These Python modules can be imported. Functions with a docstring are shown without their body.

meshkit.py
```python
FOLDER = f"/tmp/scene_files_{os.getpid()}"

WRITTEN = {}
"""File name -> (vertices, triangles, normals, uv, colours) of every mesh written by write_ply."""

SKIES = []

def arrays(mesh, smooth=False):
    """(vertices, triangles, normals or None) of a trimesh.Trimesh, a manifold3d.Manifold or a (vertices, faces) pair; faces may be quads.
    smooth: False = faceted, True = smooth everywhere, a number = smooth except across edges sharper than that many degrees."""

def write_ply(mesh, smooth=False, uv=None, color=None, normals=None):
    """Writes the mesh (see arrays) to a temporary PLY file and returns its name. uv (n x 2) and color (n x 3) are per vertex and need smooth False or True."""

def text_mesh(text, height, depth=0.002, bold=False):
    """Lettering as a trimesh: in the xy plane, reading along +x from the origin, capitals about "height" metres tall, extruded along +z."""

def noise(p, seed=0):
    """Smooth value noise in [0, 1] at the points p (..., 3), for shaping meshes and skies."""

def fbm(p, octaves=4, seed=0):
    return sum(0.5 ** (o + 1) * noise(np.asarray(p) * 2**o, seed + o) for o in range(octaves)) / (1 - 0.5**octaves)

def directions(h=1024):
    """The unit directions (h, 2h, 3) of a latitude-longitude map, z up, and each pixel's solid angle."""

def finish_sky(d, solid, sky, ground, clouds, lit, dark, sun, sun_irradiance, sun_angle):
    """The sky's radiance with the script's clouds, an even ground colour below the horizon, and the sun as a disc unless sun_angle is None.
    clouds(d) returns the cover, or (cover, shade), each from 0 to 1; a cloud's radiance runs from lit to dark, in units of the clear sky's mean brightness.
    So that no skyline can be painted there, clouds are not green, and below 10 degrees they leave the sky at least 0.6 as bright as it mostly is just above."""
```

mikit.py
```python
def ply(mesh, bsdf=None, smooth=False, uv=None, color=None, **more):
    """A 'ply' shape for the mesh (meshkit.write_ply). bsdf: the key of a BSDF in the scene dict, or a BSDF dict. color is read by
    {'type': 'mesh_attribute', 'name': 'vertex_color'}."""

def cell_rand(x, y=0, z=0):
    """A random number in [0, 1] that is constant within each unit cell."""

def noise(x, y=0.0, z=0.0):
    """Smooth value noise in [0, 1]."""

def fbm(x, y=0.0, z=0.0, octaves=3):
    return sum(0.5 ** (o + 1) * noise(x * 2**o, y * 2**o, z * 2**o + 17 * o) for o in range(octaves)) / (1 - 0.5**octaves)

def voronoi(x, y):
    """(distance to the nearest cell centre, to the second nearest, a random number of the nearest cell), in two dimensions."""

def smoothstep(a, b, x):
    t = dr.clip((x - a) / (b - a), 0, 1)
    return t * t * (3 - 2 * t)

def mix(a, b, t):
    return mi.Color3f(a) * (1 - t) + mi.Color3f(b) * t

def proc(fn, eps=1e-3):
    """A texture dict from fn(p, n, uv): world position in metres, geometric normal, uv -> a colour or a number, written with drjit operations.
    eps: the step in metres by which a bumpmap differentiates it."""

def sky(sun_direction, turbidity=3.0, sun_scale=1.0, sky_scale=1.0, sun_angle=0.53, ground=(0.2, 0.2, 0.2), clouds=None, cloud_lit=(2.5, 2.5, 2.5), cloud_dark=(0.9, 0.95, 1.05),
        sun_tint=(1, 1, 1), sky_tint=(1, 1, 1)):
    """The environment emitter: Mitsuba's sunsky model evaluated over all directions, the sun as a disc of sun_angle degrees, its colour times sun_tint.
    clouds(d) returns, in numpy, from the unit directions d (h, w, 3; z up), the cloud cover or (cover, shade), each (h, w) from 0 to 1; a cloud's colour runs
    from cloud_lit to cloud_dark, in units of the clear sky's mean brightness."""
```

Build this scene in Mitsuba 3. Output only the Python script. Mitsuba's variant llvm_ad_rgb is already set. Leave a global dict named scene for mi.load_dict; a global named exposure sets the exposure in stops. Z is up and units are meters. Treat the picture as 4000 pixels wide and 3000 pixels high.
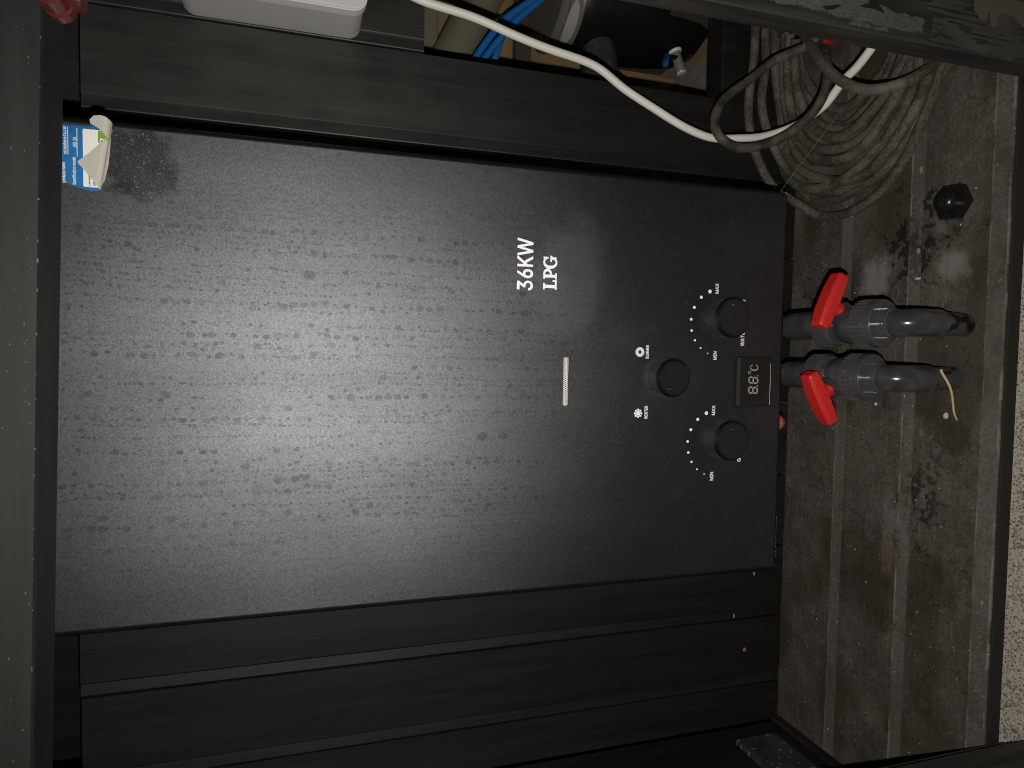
import math, random
import numpy as np, trimesh, mitsuba as mi, drjit as dr
import manifold3d as m3
from scipy.interpolate import CubicSpline
from shapely.geometry import Polygon, Point, box as sbox
from shapely.ops import unary_union
from shapely import affinity
import mikit, meshkit
from mikit import proc, noise, fbm, voronoi, cell_rand, smoothstep, mix

random.seed(7); rng = np.random.default_rng(7)
T = mi.ScalarTransform4f
scene, labels = {'type': 'scene'}, {}

# ------------------------------------------------------------------ camera, flash, exposure
# x: to the right along the wall, y: into the wall, z: up; the heater's front lies in y = 0. The phone is held on its side (image left is up).
CAM = np.array([0.02718, -0.61365, 0.64762])
FWD = np.array([-0.04492641, 0.9538666, -0.29685036])
UP = np.array([0.99885711, 0.04774348, 0.00224303])
scene['camera'] = {'type': 'perspective', 'fov': 2 * math.degrees(math.atan(2000 / 2600)), 'fov_axis': 'x', 'near_clip': 0.02, 'far_clip': 50.0,
                   'to_world': T().look_at(origin=CAM.tolist(), target=(CAM + FWD).tolist(), up=UP.tolist())}
FLASH = CAM + np.array([-0.037, -0.004, -0.008])
scene['phone_flash'] = {'type': 'disk', 'to_world': T().look_at(origin=FLASH.tolist(), target=(FLASH + FWD).tolist(), up=[0, 0, 1]) @ T().scale(0.005),
                        'emitter': {'type': 'area', 'radiance': {'type': 'rgb', 'value': [19000, 18300, 17200]}},
                        'bsdf': {'type': 'diffuse', 'reflectance': {'type': 'rgb', 'value': 0.8}}}
labels['phone_flash'] = {'label': 'small round lit flash lamp beside the camera', 'category': 'lamp'}
exposure = 0.0

# ------------------------------------------------------------------ helpers
_used = set()
def numbered(key):
    if key not in _used:
        _used.add(key); return key
    i = 1
    while f'{key}_{i:03d}' in _used: i += 1
    _used.add(f'{key}_{i:03d}'); return f'{key}_{i:03d}'

def thing(name, label=None, cat=None, group=None, kind=None):
    k = numbered(name); tag(k, label, cat, group, kind); return k

def tag(k, label=None, cat=None, group=None, kind=None):
    d = labels.setdefault(k, {})
    for a, b in (('label', label), ('category', cat), ('group', group), ('kind', kind)):
        if b: d[a] = b
    return k

def obj(name, mesh, mat, parent=None, smooth=False, **more):
    k = numbered(f'{parent}__{name}' if parent else name)
    scene[k] = mikit.ply(mesh, mat + '_finish', smooth=smooth, **more)
    return k

def cat(*ms): return trimesh.util.concatenate([m for m in ms if m is not None])

def hull(pts): return trimesh.Trimesh(np.asarray(pts, float)).convex_hull if False else trimesh.convex.convex_hull(np.asarray(pts, float))

def cbox(x0, x1, y0, y1, z0, z1, c=0.001):
    """a box with chamfered edges"""
    pts = []
    for sx in (0, 1):
        for sy in (0, 1):
            for sz in (0, 1):
                x, y, z = (x0, x1)[sx], (y0, y1)[sy], (z0, z1)[sz]
                dx, dy, dz = c * (1 - 2 * sx), c * (1 - 2 * sy), c * (1 - 2 * sz)
                pts += [(x, y + dy, z + dz), (x + dx, y, z + dz), (x + dx, y + dy, z)]
    return hull(pts)

def rbox(x0, x1, y0, y1, z0, z1, r, n=12):
    """a box with rounded edges"""
    s = trimesh.creation.uv_sphere(radius=r, count=[n, n]).vertices
    return hull(np.vstack([s + [x, y, z] for x in (x0 + r, x1 - r) for y in (y0 + r, y1 - r) for z in (z0 + r, z1 - r)]))

def frame_of(d):
    d = np.asarray(d, float) / np.linalg.norm(d)
    a = np.array([0, 0, 1.0]) if abs(d[2]) < 0.9 else np.array([1.0, 0, 0])
    u = np.cross(a, d); u /= np.linalg.norm(u)
    return u, np.cross(d, u), d

def place(mesh, origin, d, u=None):
    """local z -> direction d"""
    if u is None: u, v, d = frame_of(d)
    else:
        d = np.asarray(d, float) / np.linalg.norm(d); u = np.asarray(u, float); u = u - d * (u @ d); u /= np.linalg.norm(u); v = np.cross(d, u)
    M = np.eye(4); M[:3, 0], M[:3, 1], M[:3, 2], M[:3, 3] = u, v, d, origin
    m = mesh.copy(); m.apply_transform(M); return m

def lathe(profile, origin, d, n=48):
    return place(trimesh.creation.revolve(np.array(profile, float), sections=n), origin, d)

def gear(r, depth, teeth, length):
    """a ribbed cylinder along z"""
    pts = []
    for k in range(teeth):
        a = 2 * math.pi * k / teeth; w = 2 * math.pi / teeth
        for f, rr in ((0.0, r - depth), (0.52, r - depth), (0.62, r), (0.9, r)):
            pts.append((rr * math.cos(a + f * w), rr * math.sin(a + f * w)))
    return trimesh.creation.extrude_polygon(Polygon(pts), length, engine='earcut')

def smooth_path(pts, n):
    pts = np.asarray(pts, float)
    t = np.r_[0, np.cumsum(np.linalg.norm(np.diff(pts, axis=0), axis=1) ** 0.6)]
    return CubicSpline(t, pts)(np.linspace(0, t[-1], n))

def tube(path, r, n=14, caps=True, wob=0.0):
    p = np.asarray(path, float); k = len(p)
    t = np.gradient(p, axis=0); t /= np.linalg.norm(t, axis=1, keepdims=True)
    u = frame_of(t[0])[0]; rings = []
    rr = np.broadcast_to(np.asarray(r, float), (k,))
    ang = np.arange(n) * 2 * math.pi / n
    for i in range(k):
        u = u - t[i] * (u @ t[i]); u /= np.linalg.norm(u); v = np.cross(t[i], u)
        rings.append(p[i] + rr[i] * (np.cos(ang)[:, None] * u + np.sin(ang)[:, None] * v))
    v = np.vstack(rings); f = []
    i0 = np.arange(n); i1 = (i0 + 1) % n
    for i in range(k - 1):
        a = i * n
        f += [np.c_[a + i0, a + i1, a + n + i1], np.c_[a + i0, a + n + i1, a + n + i0]]
    if caps:
        v = np.vstack([v, p[0], p[-1]]); c0, c1 = k * n, k * n + 1
        f += [np.c_[i1, i0, np.full(n, c0)], np.c_[(k - 1) * n + i0, (k - 1) * n + i1, np.full(n, c1)]]
    return trimesh.Trimesh(v, np.vstack(f), process=False)

def extr(poly, depth):
    gs = getattr(poly, 'geoms', [poly])
    return cat(*[trimesh.creation.extrude_polygon(g, depth, engine='earcut') for g in gs if g.area > 1e-12])

def front(mesh, y):
    """a mesh laid out in (x, z), thickness along local z -> standing in the plane y, facing the viewer"""
    m = mesh.copy(); M = np.array([[1, 0, 0, 0], [0, 0, -1, y], [0, 1, 0, 0], [0, 0, 0, 1.0]]); m.apply_transform(M); return m

def fit_text(text, x0, x1, z0, z1, y, depth=0.0003, bold=False):
    m = meshkit.text_mesh(text, 0.01, depth=depth, bold=bold)
    b = m.bounds; s = np.array([(x1 - x0) / (b[1, 0] - b[0, 0]), (z1 - z0) / (b[1, 1] - b[0, 1])])
    v = m.vertices.copy(); v[:, 0] = x0 + (v[:, 0] - b[0, 0]) * s[0]; v[:, 1] = z0 + (v[:, 1] - b[0, 1]) * s[1]
    return front(trimesh.Trimesh(v, m.faces, process=False), y)

def prism_z(poly_xy, z0, z1):
    m = trimesh.creation.extrude_polygon(Polygon(poly_xy), z1 - z0, engine='earcut'); m.apply_translation([0, 0, z0]); return m

def prism_x(poly_yz, x0, x1):
    m = trimesh.creation.extrude_polygon(Polygon(poly_yz), x1 - x0, engine='earcut')
    M = np.array([[0, 0, 1, x0], [1, 0, 0, 0], [0, 1, 0, 0], [0, 0, 0, 1.0]]); m.apply_transform(M); return m

# ------------------------------------------------------------------ materials
def mat(name, d): scene[name + '_finish'] = d; return name
def rgb(*c): return {'type': 'rgb', 'value': list(c) if len(c) == 3 else [c[0]] * 3}
def prin(name, color, rough=0.5, spec=0.5, metallic=0.0, two=False, **kw):
    d = {'type': 'principled', 'base_color': color if isinstance(color, dict) else rgb(*color), 'roughness': rough, 'specular': spec, 'metallic': metallic, **kw}
    return mat(name, {'type': 'twosided', 'bsdf': d} if two else d)
def bump(tex, scale, inner): return {'type': 'bumpmap', 'tex': tex, 'scale': scale, 'bsdf': inner}

def drops(x, z):
    """dried water runs: chains of spots under one another, 0..1"""
    out = mi.Float(0)
    for w, s, seed in ((0.0050, 0.0042, 3), (0.0090, 0.0085, 11), (0.021, 0.030, 29)):
        xs = x + 0.004 * (noise(z * 22, seed) - 0.5) + 0.0018 * (noise(z * 90, seed + 5) - 0.5)
        c = dr.floor(xs / w)
        zo = z + cell_rand(c, seed) * s
        k = dr.floor(zo / s)
        on = cell_rand(c, k, seed + 1)
        thick = noise(c * 1.37 + 0.5, z * 5 + cell_rand(c, seed + 2) * 50, seed)
        r = dr.minimum(w, 0.012) * (0.13 + 0.26 * cell_rand(c, k, seed + 2) ** 2)
        dx = xs - (c + 0.5 + 0.25 * (cell_rand(c, k, seed + 3) - 0.5)) * w
        dz = (zo - (k + 0.5 + 0.5 * (cell_rand(c, k, seed + 4) - 0.5)) * s) * 0.72
        d = dr.sqrt(dx * dx + dz * dz) + 0.0007 * (noise(x * 1500, z * 1500) - 0.5)
        spot = (1 - smoothstep(r * 0.7, r * 1.05, d)) * (0.3 + 0.7 * cell_rand(c, k, seed + 6))
        out = dr.maximum(out, dr.select((on * 0.30 + thick * 1.0 > (0.72 if seed < 20 else 0.86)), spot, 0))
    return out

def heater_parts(p):
    x, z = p.x, p.z
    grain = 0.5 * noise(x * 1150, z * 1050, 3) + 0.5 * noise(x * 2100, z * 1900, 8)
    wet = drops(x, z) * smoothstep(0.36, 0.50, z + 0.05 * noise(x * 18, z * 4)) * smoothstep(0.2, 0.1, dr.abs(x))
    gx, gz = (x - 0.176) / 0.0285, (z - 0.775) / 0.0265                      # gum left by the peeled half of the sticker
    gum = (1 - smoothstep(0.75, 1.12, dr.sqrt(dr.sqrt(gx * gx * gx * gx + gz * gz * gz * gz)) + 0.55 * (fbm(x * 130, z * 130, 5) - 0.5))) * (0.55 + 0.6 * fbm(x * 70, z * 70, 9))
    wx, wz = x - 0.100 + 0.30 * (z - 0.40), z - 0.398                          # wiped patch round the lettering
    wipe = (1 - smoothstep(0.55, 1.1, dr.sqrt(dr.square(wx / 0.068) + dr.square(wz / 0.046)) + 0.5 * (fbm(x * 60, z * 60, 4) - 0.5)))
    dust = smoothstep(0.86, 0.92, noise(x * 520, z * 520, 21)) * smoothstep(0.5, 0.8, noise(x * 35, z * 35, 9)) + 0.25 * smoothstep(0.6, 0.8, fbm(x * 26, z * 26, 3))
    return grain, wet, gum, wipe, dust

def heater_diff(p, n, uv):
    grain, wet, gum, wipe, dust = heater_parts(p)
    c = mix((0.0095, 0.0101, 0.0118), (0.0215, 0.0228, 0.0262), grain)
    c = c * (1 - 0.25 * wet) * (1 - 0.35 * gum)
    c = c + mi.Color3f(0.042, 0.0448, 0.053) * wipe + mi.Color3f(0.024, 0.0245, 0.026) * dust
    c = c + mi.Color3f(0.22) * gum * smoothstep(0.80, 0.9, noise(p.x * 900, p.z * 900, 4))
    return dr.clip(c, 0, 1)

def heater_spec(p, n, uv):
    grain, wet, gum, wipe, dust = heater_parts(p)
    s = (0.095 + 0.165 * grain) * (1 - 0.40 * wet) * (1 - 0.6 * gum)
    blotch = 0.82 + 0.36 * fbm(p.x * 22, p.z * 9, 5)
    return mi.Color3f(0.955, 0.97, 1.0) * dr.clip(s * blotch, 0, 1)

mat('heater_paint', {'type': 'blendbsdf', 'weight': 0.5, 'a': {'type': 'diffuse', 'reflectance': proc(heater_diff)},
                     'b': {'type': 'roughconductor', 'material': 'none', 'distribution': 'beckmann', 'alpha': 0.265, 'specular_reflectance': proc(heater_spec)}})

def wood_tone(a, u, v, seed):
    """a: along the grain, u, v: across"""
    wv = 0.010 * noise(a * 7, u * 9, seed)
    knot = fbm((u + wv) * 90, v * 60, a * 5 + seed)
    streak = noise((u + wv) * 520, v * 300, a * 14 + seed)
    return 0.75 * knot + 0.25 * streak

def specks(x, y, z, s, level):
    return smoothstep(level, level + 0.03, noise(x * s, y * s, z * s)) * smoothstep(0.45, 0.7, noise(x * 23 + 7, y * 23, z * 23))

def wall_color(p, n, uv):
    x, y, z = p.x, p.y, p.z
    t = wood_tone(z, x, y, 1.0)
    board = cell_rand(dr.floor((x + 0.034) / 0.1003), 4)
    base = mix((0.0050, 0.0050, 0.0044), (0.0150, 0.0147, 0.0130), smoothstep(0.15, 0.9, t)) * (0.75 + 0.5 * board)
    # the boards right of the heater get a lighter tone towards the top
    paler = smoothstep(0.2, 0.3, x) * smoothstep(0.35, 0.75, z + 0.2 * fbm(x * 20, z * 8))
    base = base * (1 + 0.9 * paler) + mi.Color3f(0.019, 0.0187, 0.0175) * paler * fbm(x * 40, z * 30)
    return dr.clip(base + mi.Color3f(0.08, 0.077, 0.07) * specks(x, y, z, 380, 0.945), 0, 1)

def wall_bump(p, n, uv): return wood_tone(p.z, p.x, p.y, 1.0)

def rail_color(p, n, uv):
    x, y, z = p.x, p.y, p.z
    t = wood_tone(x, z, y, 3.0)
    base = mix((0.0062, 0.0065, 0.0055), (0.0128, 0.0131, 0.0112), smoothstep(0.2, 0.85, t))
    return dr.clip(base + mi.Color3f(0.10, 0.097, 0.085) * specks(x, y, z, 420, 0.93), 0, 1)

def post_color(p, n, uv):
    x, y, z = p.x, p.y, p.z
    t = wood_tone(z, x, y, 5.0)
    base = mix((0.010, 0.0098, 0.0090), (0.042, 0.041, 0.037), smoothstep(0.25, 0.85, t))
    return dr.clip(base + mi.Color3f(0.10, 0.097, 0.085) * specks(x, y, z, 420, 0.93), 0, 1)

def peel_color(p, n, uv):
    x, z = p.x, p.z
    crack = smoothstep(0.62, 0.68, noise(x * 240 + 3 * noise(x * 90, z * 40), z * 45, 2))
    return mix((0.075, 0.074, 0.070), (0.012, 0.0115, 0.010), crack) * (0.75 + 0.5 * noise(x * 900, z * 300))

def floor_color(p, n, uv):
    x, y = p.x, p.y
    streak = noise(x * 9, y * 380, 2)
    f1 = fbm(x * 20, y * 26, 5); f2 = fbm(x * 70, y * 85, 9); f3 = fbm(x * 260, y * 300, 2)
    base = mix((0.058, 0.0525, 0.0425), (0.112, 0.104, 0.089), smoothstep(0.2, 0.8, 0.42 * f1 + 0.28 * f2 + 0.30 * f3)) * (0.94 + 0.12 * streak)
    damp = smoothstep(0.44, 0.66, fbm(x * 9 + 3, y * 16, 21) + 0.10 * smoothstep(-0.035, -0.06, y))
    base = base * mix((1, 1, 1), (0.56, 0.525, 0.44), damp * (0.45 + 0.75 * f3))
    red = smoothstep(0.56, 0.68, fbm(x * 30 + 9, y * 40, 1))
    base = base * mix((1, 1, 1), (1.04, 0.96, 0.93), red)
    # the bevels along the joints are tinted a lighter tone
    bevel_tone = dr.maximum(dr.maximum(smoothstep(0.0576, 0.0584, y) * smoothstep(0.0732, 0.0722, y), smoothstep(-0.0404, -0.0396, y) * smoothstep(-0.0248, -0.0258, y)), smoothstep(-0.1174, -0.1186, y))
    bevel_tone = bevel_tone * (0.45 + 0.55 * smoothstep(0.35, 0.6, fbm(x * 25, y * 60, 31)))
    base = mix(base, (0.098, 0.094, 0.085), 0.6 * bevel_tone)
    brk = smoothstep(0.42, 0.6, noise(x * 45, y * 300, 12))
    def edge(c): return smoothstep(0.0011, 0.0004, dr.abs(y - c))  # thin highlights on the joint edges, painted into the floor colour
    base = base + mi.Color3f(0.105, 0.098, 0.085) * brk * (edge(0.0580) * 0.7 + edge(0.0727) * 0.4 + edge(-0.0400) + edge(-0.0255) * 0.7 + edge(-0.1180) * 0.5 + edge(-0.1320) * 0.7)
    # black mould: blotches with ragged edges, thickest before the cap and by the valves
    base = base * (0.80 + 0.40 * noise(x * 520, y * 560, 14))
    where = dr.exp(-dr.square((x - 0.165) / 0.06) - dr.square((y + 0.035) / 0.05)) * 0.22 + dr.exp(-dr.square((x + 0.14) / 0.09) - dr.square((y + 0.05) / 0.05)) * 0.11 + dr.exp(-dr.square((x - 0.12) / 0.04) - dr.square((y - 0.13) / 0.03)) * 0.12
    mould = smoothstep(0.625, 0.70, 0.45 * fbm(x * 36, y * 44, 13) + 0.55 * fbm(x * 190, y * 215, 3) + where)
    base = mix(base, (0.010, 0.0088, 0.0065), 0.85 * mould * (1 - 0.5 * bevel_tone) * (0.30 + 0.70 * smoothstep(0.02, 0.14, where)))
    # whitish efflorescence
    def patch(cx, cy, rx, ry, k):
        return k * (1 - smoothstep(0.3, 1.1, dr.sqrt(dr.square((x - cx) / rx) + dr.square((y - cy) / ry)) + 0.9 * (fbm(x * 110, y * 120, 7) - 0.5)))
    white = patch(0.124, 0.020, 0.030, 0.026, 0.9) + patch(0.127, -0.078, 0.022, 0.024, 0.8) + patch(-0.153, -0.016, 0.03, 0.015, 0.35) + patch(0.168, -0.065, 0.015, 0.01, 0.4)
    base = mix(base, (0.21, 0.20, 0.185), dr.clip(white, 0, 0.9))
    base = mix(base, (0.16, 0.125, 0.06), dr.clip(patch(-0.198, -0.014, 0.03, 0.012, 0.55), 0, 1))
    tide = smoothstep(0.022, 0.0, dr.abs(fbm(x * 13 + 4 + 0.25 * noise(x * 120, y * 120, 4), y * 15 + 0.25 * noise(x * 120, y * 120, 9), 6) - 0.5)) * smoothstep(0.6, 0.72, noise(x * 17, y * 17, 3)) * smoothstep(0.3, 0.7, f3)
    base = base + mi.Color3f(0.030, 0.026, 0.022) * tide
    dots = smoothstep(0.90, 0.94, noise(x * 520, y * 520, 5)) * smoothstep(0.35, 0.7, noise(x * 28, y * 28, 17))
    return dr.clip(base + mi.Color3f(0.11, 0.104, 0.094) * dots, 0, 1)

def floor_bump(p, n, uv): return 0.6 * noise(p.x * 12, p.y * 420, 2) + 0.8 * fbm(p.x * 160, p.y * 200, 2)

def hose_color(p, n, uv):
    a = fbm(p.x * 55, p.y * 55, p.z * 55); b = noise(p.x * 420, p.y * 420, p.z * 420)
    return mix((0.046, 0.0415, 0.033), (0.150, 0.135, 0.108), smoothstep(0.25, 0.8, 0.7 * a + 0.3 * b))

def loop_color(p, n, uv):
    a = fbm(p.x * 70, p.y * 70, p.z * 70)
    return mix((0.032, 0.029, 0.023), (0.105, 0.098, 0.080), smoothstep(0.3, 0.8, a))

def paving_color(p, n, uv):
    d1, d2, w = voronoi(p.x * 330, p.y * 330)
    s = noise(p.x * 900, p.y * 900)
    mortar = mix((0.34, 0.30, 0.245), (0.52, 0.465, 0.39), s)
    stone = mix((0.10, 0.085, 0.068), (0.34, 0.30, 0.25), w)
    return mix(stone, mortar, smoothstep(0.22, 0.36, d1 + 0.25 * (w - 0.4)))

def pebble_color(p, n, uv):
    w = cell_rand(dr.floor(p.x * 90), dr.floor(p.y * 90))
    return mix((0.12, 0.10, 0.08), (0.40, 0.35, 0.29), w * 0.7 + 0.3 * noise(p.x * 1200, p.y * 1200))

def osb_color(p, n, uv):
    a = fbm(p.x * 30, p.y * 30, p.z * 18); b = noise(p.x * 200, p.y * 200, p.z * 40)
    return mix((0.18, 0.125, 0.055), (0.33, 0.235, 0.115), 0.7 * a + 0.3 * b)

def concrete_color(p, n, uv):
    a = fbm(p.x * 60, p.y * 60, 3); b = noise(p.x * 700, p.y * 700)
    return mix((0.10, 0.095, 0.088), (0.34, 0.325, 0.30), 0.5 * a + 0.5 * b)

def paper_back(p, n, uv):
    return mix((0.46, 0.44, 0.39), (0.60, 0.575, 0.52), 0.5 * noise(p.x * 1400, p.y * 1400, p.z * 1400) + 0.5 * fbm(p.x * 90, p.z * 90))

def blue_print(p, n, uv):
    return mix((0.012, 0.13, 0.36), (0.022, 0.20, 0.50), 0.6 * fbm(p.x * 90, p.z * 70) + 0.4 * noise(p.x * 500, p.z * 500)) * (1 - 0.35 * smoothstep(0.193, 0.2, p.x) * noise(p.x * 300, p.z * 200))

def pvc_color(p, n, uv):
    a = fbm(p.x * 80, p.y * 80, p.z * 80)
    return mix((0.038, 0.039, 0.042), (0.066, 0.066, 0.068), smoothstep(0.4, 0.8, a))

def wood_bsdf(name, colour, rough, bscale=0.0):
    inner = {'type': 'principled', 'base_color': proc(colour), 'roughness': rough, 'specular': 0.5}
    return mat(name, bump(proc(wall_bump, 4e-4), bscale, inner) if bscale else inner)
wood_bsdf('wall_wood', wall_color, 0.50)
wood_bsdf('rail_wood', rail_color, 0.65)
wood_bsdf('post_wood', post_color, 0.6)
prin('fascia_wood', (0.024, 0.022, 0.018), 0.7, 0.2)
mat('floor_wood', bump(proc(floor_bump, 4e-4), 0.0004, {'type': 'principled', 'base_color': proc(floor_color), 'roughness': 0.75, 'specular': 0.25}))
prin('peeled_paint', proc(peel_color), 0.8, 0.2)
def flat_paint(p, n, uv):
    c = 0.8 * smoothstep(0.70, 0.76, noise(p.x * 520, p.z * 36, 8)) + 0.7 * smoothstep(0.60, 0.72, fbm(p.x * 200, p.z * 90, 6)) * smoothstep(0.5, 0.7, noise(p.x * 50, p.z * 30, 4))
    return mix((0.046, 0.045, 0.042), (0.011, 0.0105, 0.0095), dr.clip(c, 0, 1)) * (0.7 + 0.6 * fbm(p.x * 60, p.z * 35, 2))
prin('flat_paint', proc(flat_paint), 0.7, 0.3)
prin('hose_rubber', proc(hose_color), 0.8, 0.2)
prin('loop_rubber', proc(loop_color), 0.7, 0.3)
prin('paving_mat', proc(paving_color), 0.9, 0.1)
prin('pebble_mat', proc(pebble_color), 0.7, 0.3)
prin('osb', proc(osb_color), 0.8, 0.2)
prin('brown_board', (0.075, 0.062, 0.045), 0.8, 0.2)
prin('concrete', proc(concrete_color), 0.9, 0.1)
prin('white_print', (0.88, 0.89, 0.92), 0.5, 0.3)
prin('knob_black', (0.026, 0.0245, 0.021), 0.36, 0.5)
prin('knob_rim', (0.0045, 0.0045, 0.0046), 0.30, 0.5)
prin('knob_disc', (0.0095, 0.0095, 0.0098), 0.28, 0.5)
prin('display_black', (0.006, 0.006, 0.006), 0.12, 0.5)
prin('screen_grey', (0.014, 0.014, 0.013), 0.4, 0.3)
prin('segment_mat', (0.34, 0.33, 0.28), 0.5, 0.3)
prin('perforated_metal', (0.78, 0.74, 0.66), 0.5, 0.5, 0.25)
prin('dark_slot', (0.004, 0.004, 0.004), 0.9, 0.1)
prin('bevel_sheen', (0.030, 0.030, 0.030), 0.3, 0.5)  # lighter grey puts the gloss of the upper display bevel into its colour
prin('bright_edge', (0.45, 0.45, 0.42), 0.4, 0.5)
prin('pvc', proc(pvc_color), 0.17, 0.55)
prin('pvc_nut', (0.060, 0.060, 0.063), 0.17, 0.75)
def pvc_worn(p, n, uv):
    return mix((0.050, 0.050, 0.053), (0.006, 0.0055, 0.005), smoothstep(0.48, 0.62, fbm(p.x * 130, p.y * 130, p.z * 60)))
prin('pvc_worn', proc(pvc_worn), 0.35, 0.5)
prin('red_plastic', (0.56, 0.022, 0.018), 0.42, 0.5)
prin('orange_plastic', (0.30, 0.075, 0.035), 0.5, 0.4)
prin('cable_white', (0.80, 0.775, 0.70), 0.45, 0.4)
prin('box_grey', (0.47, 0.465, 0.45), 0.42, 0.4)
prin('lid_grey', (0.66, 0.655, 0.635), 0.40, 0.45)
prin('black_plastic', (0.010, 0.010, 0.011), 0.26, 0.5)
prin('tank_black', (0.009, 0.009, 0.009), 0.35, 0.4)
prin('collar_clear', (0.15, 0.142, 0.125), 0.30, 0.5)
prin('tank_label', (0.36, 0.36, 0.345), 0.6, 0.3)
prin('chrome', (0.42, 0.42, 0.40), 0.25, 0.5, 0.55)
prin('blue_rubber', (0.014, 0.16, 0.48), 0.5, 0.4)
prin('blue_lever', (0.010, 0.075, 0.26), 0.4, 0.4)
prin('olive', (0.185, 0.175, 0.12), 0.7, 0.2)
prin('paper_white', (0.86, 0.845, 0.76), 0.6, 0.3, two=True)
prin('paper_back', proc(paper_back), 0.75, 0.2, two=True)
prin('blue_print', proc(blue_print), 0.42, 0.4, two=True)
prin('green_print', (0.20, 0.36, 0.05), 0.5, 0.3, two=True)
prin('dark_print', (0.02, 0.02, 0.02), 0.6, 0.2)
prin('straw', (0.55, 0.42, 0.22), 0.7, 0.2)
prin('wood_chip', (0.27, 0.22, 0.145), 0.8, 0.2)
prin('chip_white', (0.55, 0.54, 0.50), 0.8, 0.2)
prin('maroon', (0.10, 0.020, 0.018), 0.25, 0.6)
prin('latch_metal', (0.085, 0.084, 0.066), 0.65, 0.3, 0.2)
prin('scuff', (0.13, 0.13, 0.125), 0.8, 0.2)
def dusty_board(p, n, uv):
    return mix((0.014, 0.0135, 0.012), (0.060, 0.058, 0.053), fbm(p.y * 40, p.z * 40, 7)) + mi.Color3f(0.15) * smoothstep(0.86, 0.93, noise(p.y * 240, p.z * 240, 3))
prin('dusty_board', proc(dusty_board), 0.8, 0.2)
prin('web', (0.30, 0.28, 0.25), 0.8, 0.2)

# ------------------------------------------------------------------ the setting: ground, floors
def wobble_edge(m, amp, seed):
    v = m.vertices; v[:, 1] += amp * (meshkit.noise(v * 90, seed) - 0.5); return m

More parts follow.
